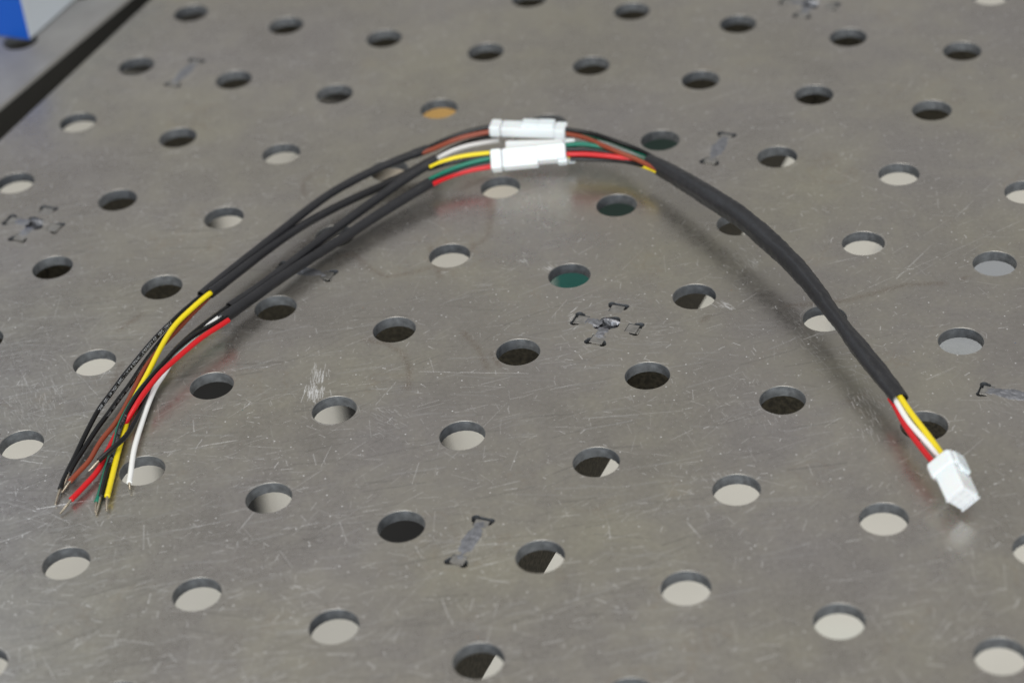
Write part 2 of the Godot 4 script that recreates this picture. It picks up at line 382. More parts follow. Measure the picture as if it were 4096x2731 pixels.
func materials() -> void:
	paint_steel()
	var steel := StandardMaterial3D.new()
	steel.albedo_texture = ImageTexture.create_from_image(steel_color)
	steel.metallic = 0.85
	steel.roughness = 1.0
	steel.roughness_texture = ImageTexture.create_from_image(steel_rough)
	steel.roughness_texture_channel = BaseMaterial3D.TEXTURE_CHANNEL_RED
	steel.heightmap_enabled = true
	steel.heightmap_texture = ImageTexture.create_from_image(steel_bump)
	steel.heightmap_scale = 0.006
	M.steel = steel
	M.cut_edge = mottled(Color(0.42, 0.43, 0.445), 0.62, 0.55, 0.22, 260.0, 5)
	M.rim = mat(Color(0.66, 0.65, 0.63), 0.42, 0.9)
	M.old_steel = mottled(Color(0.62, 0.615, 0.61), 0.62, 0.6, 0.06, 40.0, 14)
	M.rib = mottled(Color(0.25, 0.235, 0.20), 0.7, 0.5, 0.4, 420.0, 6)
	M.weld = mottled(Color(0.30, 0.305, 0.32), 0.5, 0.8, 0.5, 380.0, 7)
	M.ground_weld = mottled(Color(0.60, 0.605, 0.625), 0.42, 0.9, 0.16, 300.0, 8)
	M.tab = mottled(Color(0.68, 0.67, 0.65), 0.32, 0.9, 0.12, 300.0, 9)
	M.floor = mottled(Color(0.97, 0.95, 0.90), 0.55, 0.0, 0.06, 3.0, 10)
	M.sheath = mottled(Color(0.15, 0.15, 0.16), 0.37, 0.0, 0.18, 90.0, 11)
	M.sheath.heightmap_enabled = true
	M.sheath.heightmap_texture = M.sheath.albedo_texture
	M.sheath.heightmap_scale = 0.02
	M.yellow = mat(Color(0.96, 0.86, 0.10), 0.34)
	M.red = mat(Color(0.81, 0.085, 0.115), 0.32)
	M.white = mat(Color(0.965, 0.965, 0.96), 0.32)
	M.black = mat(Color(0.05, 0.05, 0.055), 0.22)
	M.green = mat(Color(0.0, 0.46, 0.37), 0.32)
	M.brown = mat(Color(0.56, 0.26, 0.17), 0.38)
	M.print = mat(Color(0.70, 0.71, 0.72), 0.5)
	M.worn_print = mat(Color(0.50, 0.50, 0.50), 0.5)
	M.tinned = mat(Color(0.76, 0.72, 0.65), 0.34, 1.0)
	M.nylon = mat(Color(0.965, 0.965, 0.965), 0.42)
	M.nylon.subsurf_scatter_enabled = true
	M.nylon.subsurf_scatter_strength = 0.2
	M.socket = mat(Color(0.91, 0.915, 0.92), 0.6)
	M.blue_card = mat(Color(0.04, 0.32, 0.70), 0.5)
	M.white_card = mat(Color(0.80, 0.82, 0.84), 0.5)
	M.dark_paint = mottled(Color(0.11, 0.105, 0.095), 0.6, 0.0, 0.2, 20.0, 12)
	M.teal_paint = mottled(Color(0.07, 0.37, 0.34), 0.45, 0.0, 0.15, 20.0, 13)
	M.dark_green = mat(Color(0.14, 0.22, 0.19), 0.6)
	M.amber = mat(Color(0.93, 0.75, 0.46), 0.5)
	M.grey_plastic = mat(Color(0.72, 0.73, 0.74), 0.5)


# a material whose tone wanders with a seamless noise laid on in three planes
func mottled(color: Color, rough: float, metal: float, amount: float, per_metre: float, seed_: int) -> StandardMaterial3D:
	var side := 128
	var data := noise_image(side, 10.0, 4, seed_)
	var im := Image.create_empty(side, side, false, Image.FORMAT_RGB8)
	for y in side:
		for x in side:
			var v := 1.0 + (data[y * side + x] / 255.0 - 0.5) * 2.0 * amount
			im.set_pixel(x, y, Color(color.r * v, color.g * v, color.b * v))
	var m := mat(Color.WHITE, rough, metal)
	m.albedo_texture = ImageTexture.create_from_image(im)
	m.uv1_triplanar = true
	m.uv1_world_triplanar = true
	m.uv1_scale = Vector3.ONE * per_metre / 10.0
	return m


func put(x: int, y: int, c: Color, amount: float, rough_to: float, depth: float) -> void:
	x = posmod(x, SIDE)
	y = posmod(y, SIDE)
	steel_color.set_pixel(x, y, steel_color.get_pixel(x, y).lerp(c, amount))
	var r := steel_rough.get_pixel(x, y).r
	r = lerpf(r, rough_to, amount)
	steel_rough.set_pixel(x, y, Color(r, r, r))
	if depth != 0.0:
		var b := clampf(steel_bump.get_pixel(x, y).r - depth * amount, 0.0, 1.0)
		steel_bump.set_pixel(x, y, Color(b, b, b))


# a scratch from (x, z) mm: bare metal shows, broken where the tool skipped
func scratch(x: float, z: float, angle: float, long: float, strength: float, bend := 0.0, breaks := 0.3, wide := 1) -> void:
	var k := SIDE / 540.0
	var px := (x + 100.0) * k
	var py := (z + 320.0) * k
	var left := long * k
	var gap := 0.0
	var on := strength
	while left > 0.0:
		if gap <= 0.0:
			on = 0.0 if rng.randf() < breaks else strength * rng.randf_range(0.45, 1.0)
			gap = rng.randf_range(3.0, 18.0)
		gap -= 1.0
		on = minf(on, 1.0)
		if on > 0.0:
			put(int(px), int(py), Color(0.97, 0.97, 0.97), on, 0.5, 0.3)
			for w in range(1, wide):
				put(int(px), int(py) + w, Color(0.97, 0.97, 0.97), on * 0.8, 0.5, 0.2)
		px += cos(angle)
		py += sin(angle)
		angle += bend
		left -= 1.0


func streak(x: float, z: float, angle: float, long: float, tone: Color, amount: float) -> void:
	var k := SIDE / 540.0
	var wide := rng.randi_range(2, 4)
	for i in int(long * k):
		var px := int((x + 100.0) * k + cos(angle) * i)
		var py := int((z + 320.0) * k + sin(angle) * i)
		for w in wide:
			put(px, py + w, tone, amount * rng.randf_range(0.5, 1.0), 0.36, 0.0)


# a thin brown film left by a dried liquid, along a line
func stain(a: Vector2, b: Vector2) -> void:
	var k := SIDE / 540.0
	var n := int(a.distance_to(b) * 9.0)
	for i in n * 6:
		var p := a.lerp(b, rng.randf()) + Vector2(rng.randfn(0.0, 0.9), rng.randfn(0.0, 0.9))
		put(int((p.x + 100.0) * k), int((p.y + 320.0) * k), Color(0.43, 0.35, 0.28), 0.11, 0.42, 0.0)


func paint_steel() -> void:
	var half := 1024
	var low := noise_image(half, 6.0, 3, 21)
	var mid := noise_image(half, 34.0, 4, 22)
	var fine := noise_image(half, 210.0, 3, 23)
	var rust := noise_image(half, 13.0, 5, 24)
	var cool := noise_image(half, 5.0, 2, 25)
	var rgb := PackedByteArray()
	rgb.resize(half * half * 3)
	var rough := PackedByteArray()
	rough.resize(half * half)
	var bump := PackedByteArray()
	bump.resize(half * half)
	var o := 0
	for i in half * half:
		var a := low[i] / 255.0
		var b := mid[i] / 255.0
		var c := fine[i] / 255.0
		var d := rust[i] / 255.0
		# worn bare towards the front left corner
		var wear := clampf(1.0 - Vector2(i % half, half - i / half).length() / 520.0, 0.0, 1.0)
		var v := 172.0 + (a - 0.5) * 15.0 + (b - 0.5) * (9.0 + 18.0 * wear) + (c - 0.5) * (10.0 + 17.0 * wear) - wear * 7.0
		var warm := clampf((b * 0.4 + a * 0.6 - 0.36) * 2.6, 0.0, 1.0)        # olive brown film against bare grey
		var e := cool[i] / 255.0
		var stain_ := clampf(1.0 - absf(d - 0.66) * 30.0, 0.0, 1.0) * clampf((a - 0.45) * 5.0, 0.0, 1.0) * 0.3
		rgb[o] = clampi(int(v + 3.5 * (1.0 - wear) - stain_ * 8.0), 0, 255)
		rgb[o + 1] = clampi(int(v - 1.5 * (1.0 - wear) - stain_ * 16.0), 0, 255)
		rgb[o + 2] = clampi(int(v - (9.0 + warm * 5.0) * (1.0 - wear) + 4.0 * wear + (e - 0.5) * 8.0 - stain_ * 22.0), 0, 255)
		o += 3
		rough[i] = clampi(int((0.305 + (b - 0.5) * 0.08 + (c - 0.5) * 0.09 + (a - 0.5) * 0.06) * 255.0), 0, 255)
		bump[i] = clampi(int(150.0 + (c - 0.5) * 70.0 + (b - 0.5) * 20.0), 0, 255)
	steel_color = Image.create_from_data(half, half, false, Image.FORMAT_RGB8, rgb)
	steel_color.resize(SIDE, SIDE, Image.INTERPOLATE_CUBIC)
	steel_rough = Image.create_from_data(half, half, false, Image.FORMAT_L8, rough)
	steel_rough.resize(SIDE, SIDE, Image.INTERPOLATE_CUBIC)
	steel_bump = Image.create_from_data(half, half, false, Image.FORMAT_L8, bump)
	steel_bump.resize(SIDE, SIDE, Image.INTERPOLATE_CUBIC)
	# specks of bare metal, their sparkle painted in near white, and of dirt
	for i in 16000:
		var x := rng.randi_range(0, SIDE - 1)
		var y := rng.randi_range(0, SIDE - 1)
		var s := rng.randf_range(0.25, 0.9)
		put(x, y, Color(0.97, 0.97, 0.97), s, 0.5, 0.3)
		if rng.randf() < 0.3:
			put(x + 1, y, Color(0.9, 0.9, 0.9), s * 0.7, 0.5, 0.2)
	for i in 1100:
		var x := rng.randi_range(0, SIDE - 1)
		var y := rng.randi_range(0, SIDE - 1)
		for q in 4:
			put(x + q % 2, y + q / 2, Color(1, 1, 1), rng.randf_range(0.7, 1.0), 0.5, 0.2)
	for i in 1500:
		put(rng.randi_range(0, SIDE - 1), rng.randi_range(0, SIDE - 1), Color(0.33, 0.31, 0.28), rng.randf_range(0.2, 0.6), 0.5, 0.3)
	for i in 26:
		put(rng.randi_range(0, SIDE - 1), rng.randi_range(0, SIDE - 1), [Color(0.1, 0.35, 0.75), Color(0.0, 0.5, 0.5), Color(0.85, 0.45, 0.2)][i % 3], 0.8, 0.5, 0.0)
	# short nicks everywhere
	for i in 4800:
		scratch(rng.randf_range(-100, 440), rng.randf_range(-320, 220), rng.randf_range(0, TAU), rng.randf_range(0.5, 3.2), rng.randf_range(0.25, 1.0), 0.0, 0.1)
	# fine brushing, mostly along one direction, densest near the front left
	for i in 6000:
		var x := -100.0 + 540.0 * pow(rng.randf(), 2.0)
		var z := 220.0 - 420.0 * pow(rng.randf(), 2.3)
		scratch(x, z, -0.55 + rng.randfn(0.0, 0.35) + (PI / 2 if rng.randf() < 0.18 else 0.0), rng.randf_range(2, 13), rng.randf_range(0.12, 0.62), 0.0, 0.25, 2 if z > 60.0 and rng.randf() < 0.5 else 1)
	# broad soft streaks of the sanding disc, light and dark, on the near left
	for i in 2400:
		var x := -100.0 + 420.0 * pow(rng.randf(), 1.5)
		var z := 220.0 - 260.0 * pow(rng.randf(), 1.4)
		streak(x, z, -0.55 + rng.randfn(0.0, 0.22), rng.randf_range(4, 22), Color(0.86, 0.865, 0.87) if rng.randf() < 0.6 else Color(0.46, 0.45, 0.43), rng.randf_range(0.06, 0.26))
	# long scratches
	for i in 120:
		scratch(rng.randf_range(-60, 420), rng.randf_range(-280, 200), -0.7 + rng.randfn(0.0, 0.6), rng.randf_range(14, 60), rng.randf_range(0.2, 0.6), rng.randfn(0.0, 0.0004), 0.4)
	# the welds were ground flush: faint sweeps of the disc round every rib joint
	for c in [Vector2(-25, -25), Vector2(225, -25), Vector2(225, -275), Vector2(-25, -275), Vector2(225, -150), Vector2(225, 100), Vector2(-25, -150), Vector2(100, -25), Vector2(375, -25), Vector2(-25, 100)]:
		var lean := rng.randf() * PI
		for i in 150:
			var off := Vector2.from_angle(rng.randf() * TAU) * absf(rng.randfn(0.0, 9.0))
			var p: Vector2 = c + off
			scratch(p.x, p.y, lean + rng.randfn(0.0, 0.4) + (off.angle() * 0.3), rng.randf_range(2.0, 9.0), rng.randf_range(0.06, 0.26), 0.004, 0.15)
	# rims rubbed bright here and there
	for i in range(-2, 9):
		for j in range(-6, 5):
			for k in rng.randi_range(0, 2):
				var a0 := rng.randf() * TAU
				var r := rng.randf_range(8.2, 8.9)
				var n := int(rng.randf_range(10, 60))
				var bright := rng.randf_range(0.15, 0.6)
				for q in n:
					var p := Vector2(i, j) * PITCH + Vector2.from_angle(a0 + q * 0.022) * (r + rng.randf_range(-0.15, 0.15))
					put(int((p.x + 100.0) * SIDE / 540.0), int((p.y + 320.0) * SIDE / 540.0), Color(0.96, 0.96, 0.96), bright * rng.randf_range(0.3, 1.0), 0.45, 0.1)
	for s in [
		[169, 21, -0.25, 41, 0.70], [240, 28, -0.41, 31, 0.45], [191, 23, -0.17, 13, 0.40], [302, -62, -0.93, 86, 0.42], [313, -65, -1.07, 51, 0.30],
		[318, -81, -1.30, 25, 0.50], [297, -36, -0.95, 15, 0.60], [96, 93, -0.56, 42, 0.80], [83, 88, -0.20, 28, 0.30], [75, 129, -0.56, 16, 2.20],
		[75, 129, -0.56, 16, 2.20], [75, 129, -0.57, 15, 1.40], [88, 121, -0.54, 21, 0.50], [35, 50, 0.57, 34, 0.50], [50, 49, -2.36, 41, 0.30],
		[38, 36, -1.60, 20, 0.35], [108, 136, -0.55, 40, 0.60], [123, 158, -0.56, 24, 0.50], [84, 155, -1.58, 42, 0.30], [148, 121, -1.52, 29, 0.60],
		[154, 98, -1.17, 39, 0.40], [164, 129, -1.37, 35, 0.40], [192, 155, -1.44, 22, 0.45], [215, 139, -1.36, 26, 0.40], [222, 118, -1.28, 15, 0.35],
		[179, 104, 0.88, 13, 0.50], [132, 85, -0.49, 12, 0.50], [199, -175, -0.80, 31, 0.50], [218, -187, -1.06, 22, 0.35], [64, -193, -0.89, 17, 0.35],
		[224, -148, -1.13, 24, 0.35], [264, -174, -0.99, 25, 0.25], [365, 15, -1.19, 15, 0.50], [388, 87, -1.30, 9, 0.60], [399, 79, -1.48, 6, 0.60],
		[379, 102, -1.29, 21, 0.70], [305, 121, -1.62, 14, 0.30], [304, 68, -1.22, 14, 0.50], [344, -25, -0.90, 13, 0.50], [313, -10, -1.05, 13, 0.40],
		[64, -41, -1.50, 13, 0.30], [62, -15, -1.34, 21, 0.30], [162, -90, -1.22, 15, 0.30], [278, 70, -1.46, 19, 0.30], [218, -59, -1.39, 16, 0.40],
		[205, -35, 1.67, 21, 0.40], [163, 43, -1.47, 14, 0.50], [200, 73, -1.91, 18, 0.35], [287, -18, -1.24, 21, 0.40], [280, 29, -1.21, 21, 0.35],
		[317, 18, -0.41, 19, 0.35], [317, -104, -1.12, 35, 0.40], [123, 42, 1.96, 16, 0.30], [115, 65, -1.16, 18, 0.40], [232, -66, -1.06, 29, 0.30],
	]:
		scratch(s[0], s[1], s[2], s[3], s[4], 0.0, 0.25)
		if s[4] > 0.45:
			scratch(s[0] + 0.2, s[1] + 0.25, s[2], s[3] * 0.8, s[4] * 0.8, 0.0, 0.4)
	for h in [
		[Vector2(135.0, 31.6), Vector2(2.5, -0.7), Vector2(1.7, 3.3), Vector2(2.15, 5.30), 40, 0.90],
		[Vector2(137.1, 40.4), Vector2(3.1, -0.9), Vector2(1.2, 2.3), Vector2(2.51, 5.62), 50, 1.00],
		[Vector2(212.1, -21.8), Vector2(1.6, -0.4), Vector2(2.6, 6.5), Vector2(1.16, -3.15), 26, 0.90],
		[Vector2(242.1, -22.6), Vector2(4.6, -1.3), Vector2(2.6, 6.9), Vector2(4.20, -2.31), 22, 0.45],
		[Vector2(189.3, -53.2), Vector2(2.3, -0.6), Vector2(0.7, 1.6), Vector2(2.82, 1.62), 16, 1.00],
		[Vector2(177.7, -54.2), Vector2(1.6, -0.5), Vector2(0.5, 1.1), Vector2(2.20, 0.91), 12, 0.80],
		[Vector2(262.0, -48.4), Vector2(2.2, -0.6), Vector2(0.7, 2.1), Vector2(2.85, 1.47), 26, 1.00],
		[Vector2(263.2, -77.3), Vector2(1.9, -0.5), Vector2(0.7, 2.2), Vector2(2.38, 2.02), 18, 0.80],
		[Vector2(324.5, -10.6), Vector2(4.3, -1.3), Vector2(2.0, 7.0), Vector2(2.38, 2.86), 40, 0.55],
		[Vector2(331.7, 1.1), Vector2(3.4, -1.0), Vector2(2.6, 9.1), Vector2(2.17, 3.32), 36, 0.60],
		[Vector2(259.1, -76.2), Vector2(6.3, -1.7), Vector2(5.4, 16.2), Vector2(3.16, 3.29), 50, 0.35],
		[Vector2(295.6, -40.6), Vector2(6.0, -1.7), Vector2(4.6, 14.9), Vector2(2.88, 3.01), 50, 0.35],
		[Vector2(222.8, -35.3), Vector2(6.2, -1.8), Vector2(1.0, 2.6), Vector2(4.08, -2.87), 14, 0.30],
		[Vector2(169.0, 49.3), Vector2(6.0, -1.8), Vector2(3.2, 6.7), Vector2(2.95, 1.17), 50, 0.45],
		[Vector2(41.1, 71.2), Vector2(11.1, -3.3), Vector2(8.5, 13.4), Vector2(2.65, 2.99), 110, 0.40],
		[Vector2(43.3, 86.5), Vector2(9.4, -2.8), Vector2(9.8, 15.2), Vector2(2.95, 2.27), 80, 0.40],
		[Vector2(220.1, -9.4), Vector2(4.6, -1.3), Vector2(1.0, 2.5), Vector2(4.40, 2.55), 12, 0.35],
		[Vector2(290.4, 45.0), Vector2(8.3, -2.5), Vector2(1.5, 4.3), Vector2(1.84, 1.80), 30, 0.50],
		[Vector2(290.3, -1.9), Vector2(10.1, -3.0), Vector2(4.6, 13.9), Vector2(2.08, 2.47), 50, 0.35],
	]:
		for i in h[4]:
			var p: Vector2 = h[0] + h[1] * rng.randfn(0.0, 0.6) + h[2] * rng.randfn(0.0, 0.6)
			var d: Vector2 = h[3] * rng.randf_range(0.5, 1.2)
			scratch(p.x, p.y, d.angle() + rng.randfn(0.0, 0.12), d.length(), h[5] * rng.randf_range(0.5, 1.0), 0.0, 0.15)
	for line in [
		[Vector2(107, -37), Vector2(113, -41), Vector2(123, -34), Vector2(132, -30), Vector2(140, -35), Vector2(147, -41)],
		[Vector2(139, -55), Vector2(146, -45), Vector2(153, -35)],
		[Vector2(149, 8), Vector2(159, 12), Vector2(166, 21), Vector2(171, 33)],
		[Vector2(141, 9), Vector2(150, 9)],
		[Vector2(143, -98), Vector2(153, -84), Vector2(159, -67), Vector2(158, -60)],
		[Vector2(190, 2), Vector2(197, 10)],
		[Vector2(175, -6), Vector2(185, 2), Vector2(194, 13)],
		[Vector2(258, -35), Vector2(259, -41)],
		[Vector2(341, -87), Vector2(343, -89)],
		[Vector2(134, -93), Vector2(141, -104)],
		[Vector2(75, -73), Vector2(69, -82), Vector2(71, -89)],
		[Vector2(60, 47), Vector2(63, 57), Vector2(68, 69)],
		[Vector2(52, 17), Vector2(48, 30)],
		[Vector2(157, -51), Vector2(156, -60)],
		[Vector2(284, -53), Vector2(305, -63), Vector2(322, -78), Vector2(336, -83)],
	]:
		for i in line.size() - 1:
			stain(line[i], line[i + 1])


# ---------------------------------------------------------------- the tables
func circle(c: Vector2, r: float, n: int) -> PackedVector2Array:
	var p := PackedVector2Array()
	for i in n:
		p.append(c + Vector2.from_angle(TAU * i / n) * r)
	return p


func rect(a: Vector2, b: Vector2) -> PackedVector2Array:
	return PackedVector2Array([a, Vector2(b.x, a.y), b, Vector2(a.x, b.y)])


func merge(a: PackedVector2Array, b: PackedVector2Array) -> PackedVector2Array:
	return Geometry2D.merge_polygons(a, b)[0]


# the open end of a rib slot, from `from` to `to` mm along `along`, with round corner reliefs
func slot(c: Vector2, along: Vector2, from: float, to: float) -> PackedVector2Array:
	var across := Vector2(-along.y, along.x)
	var a := c + along * from - across * 2.55
	var b := c + along * to + across * 2.55
	var p := rect(Vector2(minf(a.x, b.x), minf(a.y, b.y)), Vector2(maxf(a.x, b.x), maxf(a.y, b.y)))
	for s in [-1.0, 1.0]:
		p = merge(p, circle(c + along * (to - 1.15) + across * s * 2.75, 1.35 + 0.2 * rng.randf(), 14))
		p = merge(p, circle(c + along * (to - 2.3) + across * s * 2.5, 1.15 + 0.25 * rng.randf(), 12))
	return p


# a rough round burn, as a welder leaves it
func crater(c: Vector2, r: float) -> PackedVector2Array:
	var p := PackedVector2Array()
	var ph := rng.randf() * TAU
	for i in 28:
		var a := TAU * i / 28
		p.append(c + Vector2.from_angle(a) * r * (1.0 + 0.16 * sin(2.0 * a + ph) + 0.09 * sin(5.0 * a + ph * 2.0)))
	return p


func wall(st: SurfaceTool, loop: PackedVector2Array, y0: float, y1: float, inward: bool) -> void:
	var n := loop.size()
	for i in n:
		var a := loop[i]
		var b := loop[(i + 1) % n]
		var t := b - a
		var nn := Vector2(t.y, -t.x).normalized()
		var probe := (a + b) * 0.5 + nn * 0.05
		if Geometry2D.is_point_in_polygon(probe, loop) != inward:
			nn = -nn
		var v := Vector3(nn.x, 0, nn.y)
		quad(st, Vector3(a.x, y0, a.y), Vector3(b.x, y0, b.y), Vector3(b.x, y1, b.y), Vector3(a.x, y1, a.y), v, v, v, v)


# A plate with round holes on a square grid and other cut-outs: [top and bottom, hole walls, hole rims].
func plate(lo: Vector2, hi: Vector2, grid: Vector2, loops: Array, blocked: Callable) -> Array:
	var top := start()
	var walls := start()
	var rims := start()
	var boxes := []
	for l in loops:
		var r := Rect2(l[0], Vector2.ZERO)
		for p in l:
			r = r.expand(p)
		boxes.append(r)
	var cell := PITCH / 2.0
	var i0 := int(floor((lo.x - grid.x) / cell)) - 1
	var i1 := int(ceil((hi.x - grid.x) / cell)) + 1
	var j0 := int(floor((lo.y - grid.y) / cell)) - 1
	var j1 := int(ceil((hi.y - grid.y) / cell)) + 1
	var up := Vector3.UP
	for i in range(i0, i1 + 1):
		for j in range(j0, j1 + 1):
			var c := grid + Vector2(i, j) * cell
			var a := (c - Vector2.ONE * cell / 2).clamp(lo, hi)
			var b := (c + Vector2.ONE * cell / 2).clamp(lo, hi)
			if b.x - a.x < 0.01 or b.y - a.y < 0.01:
				continue
			var cuts := []
			var cell_rect := Rect2(a, b - a)
			if i % 2 == 0 and j % 2 == 0 and cell_rect.size.x > 24.9 and cell_rect.size.y > 24.9 and not blocked.call(c):
				var edge := circle(c, 8.16, 48)
				cuts.append(edge)
				for k in 48:
					var d0 := Vector2.from_angle(TAU * k / 48)
					var d1 := Vector2.from_angle(TAU * (k + 1) / 48)
					var n0 := Vector3(-d0.x, 0, -d0.y)
					var n1 := Vector3(-d1.x, 0, -d1.y)
					var r0 := c + d0 * 8.16
					var r1 := c + d1 * 8.16
					var q0 := c + d0 * 8.0
					var q1 := c + d1 * 8.0
					quad(rims, Vector3(r0.x, 0, r0.y), Vector3(r1.x, 0, r1.y), Vector3(q1.x, -0.2, q1.y), Vector3(q0.x, -0.2, q0.y), (up + n0).normalized(), (up + n1).normalized(), (up + n1).normalized(), (up + n0).normalized())
					# the cut face leans and ripples a little, as a laser leaves it
					var w0 := c + d0 * (8.0 + 0.06 * sin(k * 2.9 + c.x))
					var w1 := c + d1 * (8.0 + 0.06 * sin((k + 1) % 48 * 2.9 + c.x))
					quad(walls, Vector3(q0.x, -0.2, q0.y), Vector3(q1.x, -0.2, q1.y), Vector3(w1.x, -THICK, w1.y), Vector3(w0.x, -THICK, w0.y), n0, n1, n1, n0)
			for k in loops.size():
				if boxes[k].intersects(cell_rect):
					cuts.append(loops[k])
			var pieces: Array = [rect(a, b)]
			if cuts.size():
				var m := (a.x + b.x) / 2
				pieces = [rect(a, Vector2(m, b.y)), rect(Vector2(m, a.y), b)]
			for cut in cuts:
				var next := []
				for p in pieces:
					next.append_array(Geometry2D.clip_polygons(p, cut))
				pieces = next
			for p in pieces:
				var ix := Geometry2D.triangulate_polygon(p)
				for t in range(0, ix.size(), 3):
					var v := [p[ix[t]], p[ix[t + 1]], p[ix[t + 2]]]
					tri(top, Vector3(v[0].x, 0, v[0].y), Vector3(v[1].x, 0, v[1].y), Vector3(v[2].x, 0, v[2].y), up, up, up)
					tri(top, Vector3(v[0].x, -THICK, v[0].y), Vector3(v[1].x, -THICK, v[1].y), Vector3(v[2].x, -THICK, v[2].y), -up, -up, -up)
	for l in loops:
		wall(walls, l, 0.0, -THICK, true)
	wall(walls, rect(lo, hi), 0.0, -THICK, false)
	return [top.commit(), walls.commit(), rims.commit()]


# weld metal: a lumpy patch; height(q) in mm over the plate, q in the patch's own -1..1 square
func lump(c: Vector2, along: Vector2, half: Vector2, height: Callable, seed_: int, rough := 0.2) -> ArrayMesh:
	var n := FastNoiseLite.new()
	n.seed = seed_
	n.frequency = 0.35
	var st := start()
	var nx := 22
	var ny := 16
	var across := Vector2(-along.y, along.x)
	var pos := func(i: int, j: int) -> Vector3:
		var q := Vector2(i * 2.0 / nx - 1.0, j * 2.0 / ny - 1.0)
		var p := c + along * (q.x * half.x) + across * (q.y * half.y)
		var wob := 1.0 + 0.22 * n.get_noise_2d(q.x * 5.0 + 40.0, q.y * 5.0)
		p = c + (p - c) * wob
		return Vector3(p.x, height.call(q) + rough * n.get_noise_2d(p.x * 1.6, p.y * 1.6) * minf(1.0, 2.0 - 2.0 * q.length()), p.y)
	var norm := func(i: int, j: int) -> Vector3:
		var dx: Vector3 = pos.call(mini(i + 1, nx), j) - pos.call(maxi(i - 1, 0), j)
		var dy: Vector3 = pos.call(i, mini(j + 1, ny)) - pos.call(i, maxi(j - 1, 0))
		var v := dx.cross(dy).normalized()
		return v if v.y > 0.0 else -v
	for i in nx:
		for j in ny:
			var mid := Vector2((i + 0.5) * 2.0 / nx - 1.0, (j + 0.5) * 2.0 / ny - 1.0)
			if mid.length() > 1.05:
				continue
			quad(st, pos.call(i, j), pos.call(i + 1, j), pos.call(i + 1, j + 1), pos.call(i, j + 1), norm.call(i, j), norm.call(i + 1, j), norm.call(i + 1, j + 1), norm.call(i, j + 1))
	return st.commit()


func tab(t: Node3D, c: Vector2, d: Vector2, from: float, to: float) -> void:
	var side := Vector2(absf(d.y), absf(d.x)) * 2.5
	var a := c + d * from - side
	var b := c + d * to + side
	var st := start()
	add_box(st, Vector3(minf(a.x, b.x), -THICK, minf(a.y, b.y)), Vector3(maxf(a.x, b.x), -0.1 - 0.08 * rng.randf(), maxf(a.y, b.y)), 0.12)
	# an added ledge in the end gap, put in so the gap looks lighter
	var e := c + d * (to - 0.5) - side * 0.72
	var f := c + d * (to + 0.85) + side * 0.72
	add_box(st, Vector3(minf(e.x, f.x), -THICK + 0.1, minf(e.y, f.y)), Vector3(maxf(e.x, f.x), -0.75, maxf(e.y, f.y)), 0.2)
	mesh_node("rib_tab", st.commit(), M.tab, t)


